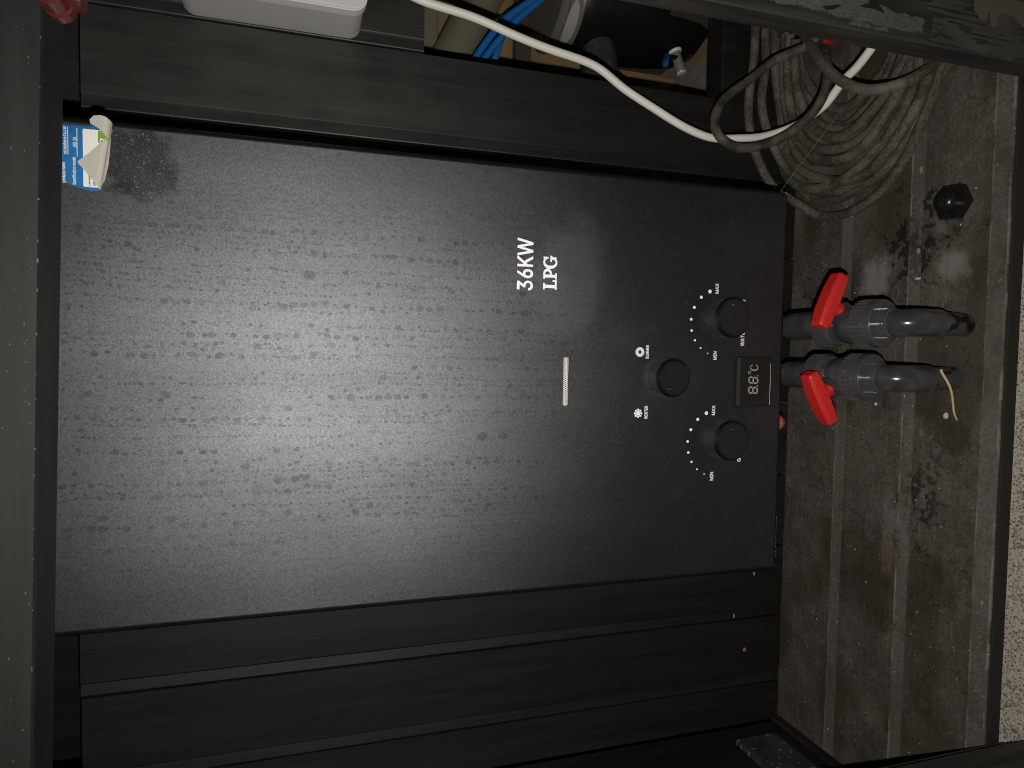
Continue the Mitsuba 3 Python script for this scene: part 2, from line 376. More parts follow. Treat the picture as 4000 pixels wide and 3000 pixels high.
g = trimesh.creation.box(bounds=[[-1.6, -2.4, -0.10], [1.8, -0.120, -0.023]])
obj('paving', g, 'paving_mat'); tag('paving', 'exposed aggregate paving in front of the cabinet floor', None, None, 'structure')
pb = []
ico = trimesh.creation.icosphere(subdivisions=1, radius=1.0)
ico0 = trimesh.creation.icosphere(subdivisions=0, radius=1.0)
for _ in range(5200):
    x, y = rng.uniform(-0.55, 0.45), -0.14 - rng.uniform(0, 1) ** 1.3 * 0.22
    r = rng.uniform(0.0008, 0.0021)
    m = ico0.copy(); m.vertices = m.vertices * [r * rng.uniform(.7, 1.4), r * rng.uniform(.7, 1.4), r * 0.35]
    a = rng.uniform(0, 6.28); R = trimesh.transformations.rotation_matrix(a, [0, 0, 1]); m.apply_transform(R)
    m.apply_translation([x, y, -0.023]); pb.append(m)
obj('pebbles', cat(*pb), 'pebble_mat', 'paving', smooth=True); tag('paving__pebbles', 'small rounded stones set in the mortar', None, None, 'stuff')

cf = thing('cabinet_floor', 'weathered dark board floor of the cabinet, stained and speckled', None, None, 'structure')
XL, XR = -0.487, 0.545
def floor_board(y_back, y_front, last=False):
    # top face with a shallow rebate along the back edge; the front board also has one along its front edge
    t = -0.025
    prof = [(y_back, t), (y_back, -0.0006), (y_back - 0.0006, 0.0), (y_front + 0.0150, 0.0), (y_front + 0.0138, -0.0006), (y_front + 0.0012, -0.0052), (y_front, -0.0062), (y_front, t)]
    m = prism_x(prof, XL, XR)
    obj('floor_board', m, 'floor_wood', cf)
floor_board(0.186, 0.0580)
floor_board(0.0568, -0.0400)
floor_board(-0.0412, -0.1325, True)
obj('front_board', cbox(XL, XR, -0.1348, -0.1327, -0.0300, -0.0078, 0.0004), 'fascia_wood', cf)
obj('underlay', cbox(XL, XR, -0.125, 0.30, -0.060, -0.0255, 0.001), 'dark_slot', cf)
obj('concrete_floor', cbox(0.30, 0.60, 0.188, 0.60, -0.06, 0.0, 0.001), 'concrete'); tag('concrete_floor', 'rough grey concrete slab in the compartment behind the opening', None, None, 'structure')

# ------------------------------------------------------------------ walls of the cabinet
bw = thing('back_wall', 'black stained board wall that the heater hangs on', 'wall')
edges = [-0.531, -0.431, -0.335, -0.234, -0.134, -0.034, 0.066, 0.167, 0.267, 0.3708, 0.470, 0.572]
D = 0.16
for i, (a, b) in enumerate(zip(edges[:-1], edges[1:])):
    b -= 0.0022
    # upright board, its left margin rebated
    prof = [(a, D + 0.020), (a, D + 0.0006), (a + 0.0010, D + 0.0002), (a + 0.0122, D + 0.0017), (a + 0.0134, D + 0.0005), (a + 0.0142, D), (b - 0.0008, D), (b, D + 0.0012), (b, D + 0.020)]
    z0 = 0.0012 if a < 0.36 else 0.5185
    z1 = (0.862, 0.868)[a < 0.1] + rng.uniform(-0.001, 0.001)
    a0 = -0.4865
    if a < a0: prof = [(max(x, a0), y) for x, y in prof]; prof = [q for k, q in enumerate(prof) if k == 0 or q != prof[k - 1]]
    m = prism_z(prof[::-1], z0, z1)
    obj('board', m, 'wall_wood', bw)
obj('upper_board', cbox(-0.52, 0.58, 0.380, 0.395, 0.84, 1.05, 0.001), 'wall_wood', bw)
obj('crossbeam', cbox(0.3715, 0.57, D - 0.001, D + 0.035, 0.1035, 0.1240, 0.0012), 'wall_wood', bw)
obj('lower_board', cbox(0.3712, 0.57, D + 0.012, D + 0.03, 0.0012, 0.1030, 0.001), 'wall_wood', bw)
obj('batten', cbox(0.330, 0.3700, D + 0.021, D + 0.055, 0.0012, 0.86, 0.001), 'wall_wood', bw)

lw = thing('left_wall', 'black side wall of the cabinet at the far left of the floor', 'wall')
for k, (a, b) in enumerate(((-0.135, -0.045), (-0.043, 0.057), (0.059, 0.158))):
    obj('board', cbox(-0.507, -0.4885, a, b, 0.0012, 0.85, 0.0015), 'wall_wood', lw)
obj('low_panel', cbox(-0.4882, -0.4800, -0.135, 0.122, 0.036, 0.100, 0.002), 'dusty_board', lw)
obj('skirting', prism_x([(-0.135, 0.0), (0.158, 0.0), (0.158, 0.001)], -0.1, 0).slice_plane([0, 0, 9], [0, 0, 1]) if False else cbox(-0.4882, -0.4800, -0.135, 0.159, 0.0008, 0.016, 0.003), 'wall_wood', lw)
rw = thing('right_wall', 'black side wall of the cabinet behind the hose coil', 'wall')
for a, b in ((-0.135, -0.037), (-0.035, 0.062), (0.064, 0.158)):
    obj('board', cbox(0.5475, 0.566, a, b, 0.0012, 0.5, 0.0015), 'wall_wood', rw)

tr = thing('top_rail', 'thick black front rail across the top of the cabinet, chipped white along its lower edge', 'rail')
prof = [(-0.060, 0.0), (-0.0575, 0.0025), (-0.0575, 0.14), (-0.104, 0.14), (-0.104, 0.0300), (-0.1022, 0.0285), (-0.0995, 0.0012), (-0.0975, 0.0)]
m = prism_x(prof[::-1], -0.62, 0.62)
v = m.vertices; v[:, 2] += 0.8170 - 0.0254 * v[:, 0]
m = trimesh.Trimesh(v, m.faces)
obj('beam', m, 'rail_wood', tr)
# white chips along the arris
ch = []
for _ in range(60):
    x = rng.uniform(-0.35, 0.33); wz = rng.uniform(0.00012, 0.00045) * (1 + 1.8 * (rng.random() < 0.08)); wx = wz * rng.uniform(0.8, 3)
    zz = 0.8170 - 0.0254 * x + (0.0004 if rng.random() < .55 else rng.uniform(0, 0.024)); yy = -0.0994 - 0.0005 - 0.10 * (zz - 0.8170 + 0.0254 * x)
    q = ico.copy(); q.vertices = q.vertices * [wx, 0.0002, wz]; q.apply_translation([x, yy, zz + 0.0005]); ch.append(q)
obj('paint_chips', cat(*ch), 'scuff', tr); tag(f'{tr}__paint_chips', 'white chipped spots along the lower edge', None, None, 'stuff')

rp = thing('right_post', 'black front post at the right with peeling grey paint and a worn metal latch', 'post')
obj('plank', cbox(0.2972, 0.40, -0.163, -0.140, -0.026, 0.79, 0.0012), 'post_wood', rp)
def ragged(pts, amp, step, seed):
    pts = np.array(pts + pts[:1], float); out = []; r = np.random.default_rng(seed)
    for a, b in zip(pts[:-1], pts[1:]):
        n = max(2, int(np.linalg.norm(b - a) / step))
        w = 0
        for t in np.arange(n) / n:
            w = 0.7 * w + r.normal(0, amp); out.append(a + (b - a) * t + [w, 0.5 * w] + r.normal(0, amp * 0.5, 2))
    p = Polygon(out).buffer(0)
    return max(p.geoms, key=lambda g: g.area) if hasattr(p, 'geoms') else p
for poly, s in (([(0.3060, 0.50), (0.3062, 0.2543), (0.3046, 0.1945), (0.3050, 0.147), (0.3175, 0.146), (0.3182, 0.175), (0.3240, 0.203), (0.3300, 0.300), (0.332, 0.50)], 1),
                ([(0.3012, 0.225), (0.3011, 0.165), (0.3031, 0.160), (0.3038, 0.22)], 2),
                ([(0.2992, 0.140), (0.2990, 0.02), (0.3005, -0.02), (0.3360, -0.02), (0.3385, 0.06), (0.341, 0.13), (0.330, 0.145), (0.320, 0.136), (0.308, 0.139)], 3),
                ([(0.338, 0.40), (0.336, 0.20), (0.345, 0.15), (0.37, 0.12), (0.38, 0.40)], 4)):
    obj('paint_patch', front(extr(ragged(poly, 0.0006, 0.0012, s), 0.0006), -0.1628), ('peeled_paint', 'peeled_paint', 'flat_paint', 'peeled_paint')[s - 1], rp)
latch = Polygon([(0.3335, 0.091), (0.3310, 0.0855), (0.3272, 0.0835), (0.3262, 0.0790), (0.3300, 0.0770), (0.3352, 0.0755), (0.3332, 0.0712), (0.3245, 0.0705), (0.3228, 0.0680), (0.3240, 0.0655), (0.3300, 0.0668),
                 (0.3352, 0.0610), (0.3368, 0.0540), (0.3350, 0.0440), (0.3330, 0.0377), (0.3289, 0.0326), (0.3288, 0.0250), (0.3480, 0.0250), (0.3500, 0.091)]).buffer(0.0008).buffer(-0.0004)
obj('latch_plate', front(extr(latch, 0.0016), -0.1636), 'latch_metal', rp); tag(f'{rp}__latch_plate', 'worn pale metal latch plate with hooked notches')

lp = thing('left_post', 'black front post at the lower left corner of the cabinet opening', 'post')
obj('plank', cbox(-0.460, -0.3375, -0.190, -0.1600, -0.026, 0.79, 0.0030), 'post_wood', lp)
obj('stop_strip', cbox(-0.470, -0.3535, -0.1595, -0.1380, -0.026, 0.79, 0.0012), 'post_wood', lp)

# ------------------------------------------------------------------ compartment behind the opening
bp = thing('rear_panel', 'tan wooden panel at the back of the compartment', 'panel')
obj('sheet', cbox(0.30, 0.80, 0.4875, 0.50, 0.0015, 0.80, 0.001), 'osb', bp)
obj('upright', cbox(0.540, 0.562, 0.466, 0.4872, 0.287, 0.314, 0.001), 'brown_board', bp) if False else obj('rail', cbox(0.372, 0.79, 0.468, 0.4872, 0.287, 0.314, 0.001), 'brown_board', bp)
sp = thing('side_panel', 'brown board on a tan sill at the right side of the compartment', 'panel')
obj('sill', cbox(0.5330, 0.548, 0.196, 0.4870, 0.0015, 0.0330, 0.001), 'osb', sp)
obj('board', cbox(0.5360, 0.548, 0.196, 0.4870, 0.0335, 0.130, 0.001), 'brown_board', sp)
op = thing('olive_pipe', 'thick dull olive grey pipe leaning behind the wall, beside the cut board end', 'pipe')
obj('pipe_body', tube([(0.60, 0.415, 0.375), (0.47, 0.415, 0.440), (0.40, 0.415, 0.475)], 0.030, 32), 'olive', op, smooth=40)
obj('backing', cbox(0.37, 0.58, 0.450, 0.4650, 0.448, 0.70, 0.002), 'olive', op)
for i, (pts, lab) in enumerate((([(0.57, 0.33, 0.3049), (0.5387, 0.33, 0.3381), (0.5095, 0.33, 0.3726), (0.4501, 0.33, 0.4155), (0.4237, 0.33, 0.4301)], 'uppermost of three blue hoses crossing the opening'),
                 ([(0.575, 0.335, 0.291), (0.5438, 0.335, 0.3226), (0.51, 0.335, 0.3567), (0.452, 0.335, 0.4017), (0.4238, 0.335, 0.4176)], 'middle one of three blue hoses crossing the opening'),
                 ([(0.5801, 0.348, 0.2913), (0.5491, 0.348, 0.3244), (0.5119, 0.348, 0.3623), (0.4557, 0.345, 0.3844), (0.4269, 0.345, 0.396)], 'lowest of three blue hoses, spread apart at its lower end'))):
    k = obj('blue_hose', tube(smooth_path(pts, 30), 0.0050, 14), 'blue_rubber', smooth=True); tag(k, lab, 'hose', 'blue hoses in the compartment')

ft = thing('filter_tank', 'black plastic tank with a dust-covered collar and a small chrome drain valve', 'tank')
TX, TY = 0.585, 0.365
obj('shell', lathe([(0, 0.040), (0.060, 0.040), (0.074, 0.050), (0.083, 0.070), (0.089, 0.11), (0.093, 0.17), (0.094, 0.245), (0.090, 0.262), (0, 0.262)], (TX, TY, 0), (0, 0, 1), 64), 'tank_black', ft, smooth=35)
obj('collar', lathe([(0, 0.2605), (0.0885, 0.2605), (0.0905, 0.264), (0.0885, 0.268), (0.0875, 0.285), (0.0905, 0.288), (0.0905, 0.294), (0.086, 0.298), (0, 0.298)], (TX, TY, 0), (0, 0, 1), 64), 'collar_clear', ft, smooth=30)
def on_cyl(poly, R, th0, z0):
    """a flat polygon (u, z) laid on the collar"""
    m = extr(poly, 0.0008); m = m.subdivide_to_size(0.006); v = m.vertices
    th = th0 + v[:, 0] / R; rr = R + v[:, 2]
    return trimesh.Trimesh(np.c_[TX + rr * np.cos(th), TY + rr * np.sin(th), z0 + v[:, 1]], m.faces, process=False)
lb = affinity.scale(Point(0, 0).buffer(1, 32), 0.036, 0.0085)
obj('label', on_cyl(lb, 0.0885, math.radians(212), 0.2770), 'tank_label', ft, smooth=True); tag(f'{ft}__label', 'pale oval label on the collar')
obj('outlet_pipe', cat(lathe([(0, 0), (0.0255, 0), (0.0255, 0.045), (0.028, 0.0455), (0.0285, 0.075), (0.0265, 0.077), (0.0265, 0.13), (0, 0.13)], (0.535, 0.345, 0.224), (-0.98, 0.0, -0.10), 40),), 'pvc', ft, smooth=30)
dv = obj('drain_valve', lathe([(0, 0), (0.0080, 0), (0.0080, 0.004), (0.0072, 0.0045), (0.0075, 0.018), (0.0082, 0.0185), (0.0085, 0.030), (0.0080, 0.032), (0.0055, 0.032), (0.0055, 0.026), (0, 0.026)], (0.4975, 0.318, 0.1020), (-0.95, -0.10, -0.30), 32), 'chrome', ft, smooth=30)
tag(dv, 'small chrome drain valve with a blue lever')
obj('sealing_ring', lathe([(0, 0), (0.0098, 0), (0.0100, 0.003), (0.0092, 0.0042), (0, 0.0042)], (0.5005, 0.3183, 0.1030), (-0.95, -0.10, -0.30), 32), 'paper_white', dv, smooth=30)
obj('end_plug', lathe([(0, 0), (0.0074, 0), (0.0074, 0.002), (0, 0.002)], (0.4672, 0.3148, 0.0924), (-0.95, -0.10, -0.30), 32), 'lid_grey', dv, smooth=30)
ball = lambda c, r: trimesh.creation.icosphere(1, r).vertices + c
obj('lever', hull(np.vstack([ball((0.4845, 0.309, 0.1220), 0.0045), ball((0.4700, 0.304, 0.1270), 0.0050), ball((0.4740, 0.300, 0.1260), 0.003)])), 'blue_lever', dv)
obj('lever_stem', hull(np.vstack([ball((0.4880, 0.314, 0.1010), 0.0036), ball((0.4840, 0.309, 0.1180), 0.0042)])), 'black_plastic', dv)
cb = thing('chrome_fitting', 'small shiny chrome fitting above the blue hoses, at the photo edge', 'fitting')
obj('body', lathe([(0, 0), (0.006, 0), (0.0075, 0.003), (0.0075, 0.012), (0.005, 0.014), (0.005, 0.024), (0.008, 0.026), (0.008, 0.034), (0, 0.034)], (0.595, 0.37, 0.352), (0.6, 0.1, 0.6), 32), 'chrome', cb, smooth=30)

# ------------------------------------------------------------------ the gas water heater
H0 = 0.142
wh = thing('gas_water_heater', 'tall matte black gas water heater with three control knobs, hung on the board wall', 'water heater')
body = rbox(-0.2100, 0.2100, 0.0, 0.159, H0, 0.905, 0.0065, 20)
obj('casing', body, 'heater_paint', wh, smooth=50)
cp = []
for x, z, a, b in [(0.2068, 0.1448, .0012, .0010), (0.2088, 0.1490, .0007, .0016), (0.2080, 0.1466, .0009, .0012)] + [(-0.150 - 0.0017 * k * rng.uniform(.7, 1.2), 0.1428 + rng.uniform(0, .0012), rng.uniform(.0004, .0011), rng.uniform(.0003, .0007)) for k in range(34)] + [(rng.uniform(-0.2, 0.2), 0.1426 + rng.uniform(0, .0006), rng.uniform(.0002, .0006), rng.uniform(.0002, .0004)) for k in range(40)]:
    q = ico.copy(); q.vertices = q.vertices * [a, 0.00025, b]; yy = 0.0065 - math.sqrt(max(0.0, 0.0065 ** 2 - max(0, 0.1485 - z, x - 0.2035, -x - 0.2035) ** 2)); q.apply_translation([x, yy, z]); cp.append(q)
obj('chipped_paint', cat(*cp), 'scuff', wh); tag(f'{wh}__chipped_paint', 'pale scuffs where the paint is chipped along the lower edge', None, None, 'stuff')
obj('shade_lip', cbox(-0.2055, 0.2055, 0.012, 0.150, H0 - 0.003, H0 + 0.002, 0.001), 'dark_slot', wh)  # near-black lip stands in for the shadow line under the casing
Yp = -0.0001   # lettering stands 0.3 mm proud of the casing
pl = obj('power_lettering', fit_text('36KW', 0.0890, 0.1387, 0.4372, 0.4534, Yp, bold=True), 'white_print', wh)
# slab-serif gas letters
def slab(x0, x1, z0, z1): return sbox(x0, z0, x1, z1)
L = unary_union([slab(1.5, 4.6, 0, 14), slab(0, 6.2, 0, 1.8), slab(0, 6.2, 12.2, 14), slab(1.5, 9.3, 0, 1.9), slab(7.6, 9.4, 0, 4.2)])
Pq = unary_union([slab(1.5, 4.4, 0, 14), slab(0, 6.0, 0, 1.8), slab(0, 4.0, 12.2, 14), affinity.scale(Point(5.2, 9.6).buffer(1, 24), 5.0, 4.4).difference(affinity.scale(Point(4.9, 9.6).buffer(1, 24), 2.6, 2.5)).difference(slab(-3, 1.6, 0, 20)), slab(3, 5.6, 12.1, 14), slab(3, 5.6, 5.2, 7.1)]).difference(slab(4.4, 5.2, 7.1, 12.1))
G = unary_union([affinity.scale(Point(6, 7).buffer(1, 32), 6.1, 7.25).difference(affinity.scale(Point(6.4, 7).buffer(1, 32), 3.4, 5.4)).difference(slab(6.2, 14, 7.1, 10.8)).difference(slab(9.0, 14, 5.0, 7.2)),
                 slab(8.6, 11.2, 0.8, 7.0), slab(6.6, 12.6, 5.3, 7.0), slab(9.6, 11.3, 8.9, 14)])
def lay(poly, x, z, s): return affinity.translate(affinity.scale(poly, s, s, origin=(0, 0)), x, z)
s = 0.00101
lpg = unary_union([lay(L, 0.0906, 0.4126, s), lay(Pq, 0.0906 + 10.0 * s, 0.4126, s), lay(G, 0.0906 + 20.0 * s, 0.4126, s)])
obj('gas_lettering', front(extr(lpg, 0.0003), Yp), 'white_print', wh)
# season icons and words
def petals(cx, cz, n, f): return unary_union([affinity.translate(affinity.rotate(f, k * 360 / n, origin=(0, 0)), cx, cz) for k in range(n)])
def arcpetal():
    t = np.linspace(0, 1, 9); r = 2.1 + 2.9 * t; a = 0.55 * t
    w = np.radians(13.6) / 2 * (0.5 + 0.55 * t) * 1.15
    up = [(q * math.cos(b + c), q * math.sin(b + c)) for q, b, c in zip(r, a, w)]; dn = [(q * math.cos(b - c), q * math.sin(b - c)) for q, b, c in zip(r, a, w)]
    return affinity.scale(Polygon(up + dn[::-1]), 0.00098, 0.00098, origin=(0, 0))
sun = petals(0.0314, 0.3200, 21, arcpetal()).union(Point(0.0314, 0.3200).buffer(0.0026).difference(Point(0.0314, 0.3200).buffer(0.0019)))
obj('summer_icon', front(extr(sun, 0.0003), Yp), 'white_print', wh)
fl = affinity.scale(Polygon([(0.4, -0.75), (2.6, -0.55), (4.0, -1.35), (4.9, -0.5), (4.9, 0.5), (4.0, 1.35), (2.6, 0.55), (0.4, 0.75)]), 0.00096, 0.00096, origin=(0, 0))
obj('winter_icon', front(extr(petals(-0.0316, 0.3204, 8, fl).union(Point(-0.0316, 0.3204).buffer(0.0015)), 0.0003), Yp), 'white_print', wh)
obj('summer_word', fit_text('SUMMER', 0.0246, 0.0385, 0.3097, 0.3132, Yp, bold=True), 'white_print', wh)
obj('winter_word', fit_text('WINTER', -0.0375, -0.0240, 0.3094, 0.3131, Yp, bold=True), 'white_print', wh)
for wx0, wx1, wz, w in ((0.0948, 0.1054, 0.2287, 'MAX'), (-0.0346, -0.0243, 0.2287, 'MAX')):
    obj('maximum_word', fit_text(w, wx0, wx1, wz, wz + 0.0040, Yp, bold=True), 'white_print', wh)
for wx0, wx1, wz, w in ((0.0245, 0.0335, 0.2289, 'MIN'), (-0.1049, -0.0957, 0.2287, 'MIN')):
    obj('minimum_word', fit_text(w, wx0, wx1, wz, wz + 0.0040, Yp, bold=True), 'white_print', wh)
obj('water_word', fit_text('WATER', 0.0398, 0.0580, 0.1950, 0.1994, Yp, bold=True), 'white_print', wh)
obj('end_letter', fit_text('R', 0.0860, 0.0897, 0.1950, 0.1994, Yp, bold=True), 'white_print', wh)
obj('gas_word', fit_text('G', -0.0857, -0.0815, 0.1948, 0.1992, Yp, bold=True), 'white_print', wh)
rad = [2.05, 1.72, 1.60, 1.48, 1.38, 1.22, 0.95, 0.72]
for cx in (0.0638, -0.0651):
    for a, r in zip((22.5, 42.2, 64.2, 85.2, 104.5, 122.1, 139.5, 156.5), rad):
        c = (cx + 0.0355 * math.cos(math.radians(a)), 0.2258 + 0.0355 * math.sin(math.radians(a)))
        obj('scale_dot', front(trimesh.creation.cylinder(radius=r / 1000, height=0.0003, sections=20), Yp).apply_translation([c[0], -0.00015, c[1]]), 'white_print', wh)
# vent strip of perforated metal
vs = sbox(-0.0229, 0.3989, 0.0247, 0.4037).buffer(-0.001).buffer(0.001)
holes = []
for row in range(3):
    for k in range(26):
        holes.append(Point(-0.0222 + 0.00192 * k + (0.00096 if row % 2 else 0), 0.3996 + 0.00172 * row).buffer(0.00056, 3))
obj('vent_grille', front(extr(vs.difference(unary_union(holes)), 0.0005), -0.0002), 'perforated_metal', wh)
tag(f'{wh}__vent_grille', 'narrow strip of pale perforated metal')
obj('vent_slot', front(extr(vs, 0.00025), 0.0), 'dark_slot', wh)
# display
def frustum(x0, x1, z0, z1, y0, y1, i0): return hull([(x0, y0, z0), (x1, y0, z0), (x0, y0, z1), (x1, y0, z1), (x0 + i0, y1, z0 + i0), (x1 - i0, y1, z0 + i0), (x0 + i0, y1, z1 - i0 * 2.0), (x1 - i0, y1, z1 - i0 * 2.0)])
dp = obj('display', frustum(-0.0262, 0.0290, 0.1612, 0.2050, 0.002, -0.0058, 0.0016), 'display_black', wh); tag(dp, 'glossy black temperature display')
obj('window_frame', front(extr(sbox(-0.0215, 0.1675, 0.0242, 0.1985).difference(sbox(-0.0205, 0.1682, 0.0232, 0.1978)), 0.0003), -0.0057), 'screen_grey', dp)
obj('screen', front(extr(sbox(-0.0128, 0.1782, 0.0098, 0.1938), 0.0003), -0.0057), 'screen_grey', dp)
def seg_digit(x, z, w, h):
    t = h * 0.125; g = h * 0.03; out = []
    def hb(xa, xb, zc): out.append(Polygon([(xa, zc), (xa + t / 2, zc + t / 2), (xb - t / 2, zc + t / 2), (xb, zc), (xb - t / 2, zc - t / 2), (xa + t / 2, zc - t / 2)]))
    def vb(xc, za, zb): out.append(Polygon([(xc, za), (xc + t / 2, za + t / 2), (xc + t / 2, zb - t / 2), (xc, zb), (xc - t / 2, zb - t / 2), (xc - t / 2, za + t / 2)]))
    xa, xb = x + t / 2, x + w - t / 2; zs = (z + t / 2, z + h / 2, z + h - t / 2)
    for zc in zs: hb(xa + g, xb - g, zc)
    for xc in (xa, xb): vb(xc, zs[0] + g, zs[1] - g); vb(xc, zs[1] + g, zs[2] - g)
    return affinity.skew(unary_union(out + [Point(x + w + t * 0.95, z + t * 0.55).buffer(t * 0.5)]), 4, 0, origin=(x, z))
for x in (-0.0118, -0.0010):
    obj('digit', front(extr(seg_digit(x, 0.1800, 0.0076, 0.0124), 0.0002), -0.0060), 'segment_mat', dp)
deg = Point(0.0117, 0.1913).buffer(0.0016).difference(Point(0.0117, 0.1913).buffer(0.0009))
cC = affinity.scale(Point(0.0168, 0.1855).buffer(1, 32), 0.0037, 0.0052).difference(affinity.scale(Point(0.0171, 0.1855).buffer(1, 32), 0.0025, 0.0043)).difference(sbox(0.0178, 0.1833, 0.03, 0.1877))
obj('degree_sign', front(extr(deg.union(cC), 0.0002), -0.0058), 'segment_mat', dp)
obj('top_bevel', hull([(-0.0246, -0.0012, 0.2035), (0.0274, -0.0012, 0.2035), (-0.0238, -0.0052, 0.2014), (0.0266, -0.0052, 0.2014), (-0.0246, -0.0016, 0.2040), (0.0274, -0.0016, 0.2040), (-0.0238, -0.0056, 0.2019), (0.0266, -0.0056, 0.2019)]), 'bevel_sheen', dp)
obj('scratched_glint', cat(cbox(-0.020, 0.0215, -0.0060, -0.0056, 0.1640, 0.1645, 0.0001), cbox(-0.0235, -0.0195, -0.0060, -0.0056, 0.1636, 0.1644, 0.0001)), 'bright_edge', dp)  # reflection along the lower edge set in as pale strips, with scratches
# knobs
def knob(cx, cz, r, h, mark, lab):
    k = obj('knob', place(gear(r - 0.0003, 0.00045, 56, h - 0.0035), (cx, 0.0, cz), (0, -1, 0)), 'knob_black', wh, smooth=25)
    obj('rim', lathe([(r - 0.0004, 0), (r - 0.0004, 0.0001), (r - 0.0006, 0.0016), (r - 0.0022, 0.0034), (r - 0.0032, 0.0036), (0, 0.0036)], (cx, -(h - 0.0036), cz), (0, -1, 0), 64), 'knob_rim', k, smooth=25)
    tag(k, lab)
    prof = [(0, 0.0)]; R = r - 0.0040; n = 40
    for i in range(1, n + 1): prof.append((R * i / n, 0.00002 * (i % 2)))
    prof.append((R, -0.0006)); prof = [(max(a, 0), b) for a, b in prof]
    disc = trimesh.creation.revolve(np.array([(0, -0.0006)] + [(R, -0.0006)] + prof[1:-1][::-1] + [(0, 0)], float), sections=64)
    obj('disc', place(disc, (cx, -h - 0.0003, cz), (0, -1, 0)), 'knob_disc', k)
    mx, mz = cx + mark[0], cz + mark[1]
    obj('pointer_dimple', lathe([(0.0019, 0.0), (0.0019, 0.0006), (0.0015, 0.0008), (0.0008, 0.0002), (0, 0.0)], (mx, -h - 0.0003, mz), (0, -1, 0), 24), 'black_plastic', k, smooth=40)
knob(0.0690, 0.2225, 0.0216, 0.0200, (0.0125, 0.0035), 'ridged black knob under the right row of dots')
knob(-0.0597, 0.2208, 0.0216, 0.0218, (0.0120, 0.0030), 'ridged black knob under the left row of dots')
knob(0.0055, 0.2910, 0.0200, 0.0200, (-0.0110, 0.0052), 'ridged black knob between the season symbols')
obj('drain_plug', lathe([(0, 0), (0.0075, 0), (0.0085, 0.003), (0.0085, 0.010), (0.005, 0.014), (0, 0.015)], (-0.0455, 0.020, H0 - 0.001), (0, -0.25, -1), 24), 'orange_plastic', wh, smooth=30); tag(f'{wh}__drain_plug', 'small orange plug under the casing')

# ------------------------------------------------------------------ the peeling sticker
st = thing('sticker', 'blue and white paper sticker with torn curled lower half, high on the heater', 'sticker')
def sheet(poly, y): return front(extr(poly, 0.00012), y)
flat = Polygon([(0.1600, 0.90), (0.2016, 0.90), (0.2018, 0.820), (0.2024, 0.8100), (0.2045, 0.8030), (0.1990, 0.7985), (0.1790, 0.7992), (0.1620, 0.8030), (0.1528, 0.8046), (0.1518, 0.8080), (0.1524, 0.8150), (0.1548, 0.8240), (0.1590, 0.8330)])
obj('blue_sheet', sheet(flat, -0.0001), 'blue_print', st)
white = sbox(0.1546, 0.770, 0.2000, 0.8163).buffer(-0.001).buffer(0.001).intersection(flat.buffer(-0.0004))
obj('white_panel', sheet(white, -0.00035), 'paper_white', st)
green = Polygon([(0.1997, 0.8054), (0.1997, 0.795), (0.1865, 0.795), (0.1865, 0.8005), (0.1890, 0.8054)]).intersection(flat)
obj('green_badge', sheet(Polygon([(0.1995, 0.8056), (0.1995, 0.798), (0.1885, 0.798), (0.1868, 0.8012), (0.1905, 0.8056)]), -0.0006), 'green_print', st)
obj('badge_number', fit_text('2', 0.1895, 0.1938, 0.8000, 0.8044, -0.0008, 0.0002, True), 'paper_white', st)
def st_text(name, t, x0, x1, z0, z1, mt, y=-0.0003): obj(name, fit_text(t, x0, x1, z0, z1, y, 0.0002, True), mt, st)
st_text('printed_line', 'Specification model', 0.1556, 0.1772, 0.8208, 0.8239, 'paper_white')
st_text('printed_line', 'JSD-36', 0.1848, 0.1928, 0.8208, 0.8232, 'paper_white')
st_text('printed_line', 'producer name', 0.1566, 0.1725, 0.8280, 0.8310, 'paper_white')
st_text('printed_line', 'cal Appliance Co.,Ltd', 0.1788, 0.2000, 0.8271, 0.8300, 'paper_white')
st_text('printed_line', 'Zhongshan City Electri', 0.1788, 0.2000, 0.8306, 0.8335, 'paper_white')
for x0, x1, z in ((0.1780, 0.2000, 0.8201), (0.1788, 0.2003, 0.8264)):
    obj('rule_line', cbox(x0, x1, -0.0005, -0.0002, z, z + 0.00045, 0.00005), 'paper_white', st)
st_text('small_print', 'Low energy', 0.1558, 0.1660, 0.8108, 0.8128, 'dark_print', -0.0006)
st_text('small_print', 'consume', 0.1558, 0.1640, 0.8076, 0.8093, 'dark_print', -0.0006)
def flap(poly, fold, H, tipH):
    """a piece folded over along the line 'fold': rises off the sheet, then lies back"""
    poly = Polygon(poly).buffer(0.0006).buffer(-0.0005)
    (ax_, az), (bx, bz) = fold; d = np.array([bx - ax_, bz - az]); d /= np.linalg.norm(d); nrm = np.array([-d[1], d[0]])
    m = trimesh.creation.extrude_polygon(poly.segmentize(0.0012), 0.00018, engine='earcut')
    for _ in range(3): m = m.subdivide_to_size(0.0016) if _ == 0 else m
    v = m.vertices; dist = np.abs((v[:, :2] - np.array([ax_, az])) @ nrm); t = np.clip(dist / 0.022, 0, 1); s_ = np.clip(dist / 0.0045, 0, 1)
    lift = 0.0011 + H * np.sqrt(np.clip(1 - (1 - s_) ** 2, 0, 1)) * (1 - t) + tipH * t + 0.0004 * (meshkit.noise(np.c_[v[:, :2] * 220, v[:, 0] * 0]) - 0.5)
    w = np.c_[v[:, 0], -lift - v[:, 2], v[:, 1]]
    return trimesh.Trimesh(w, m.faces, process=False)
fold = ((0.1530, 0.8040), (0.2080, 0.7952))
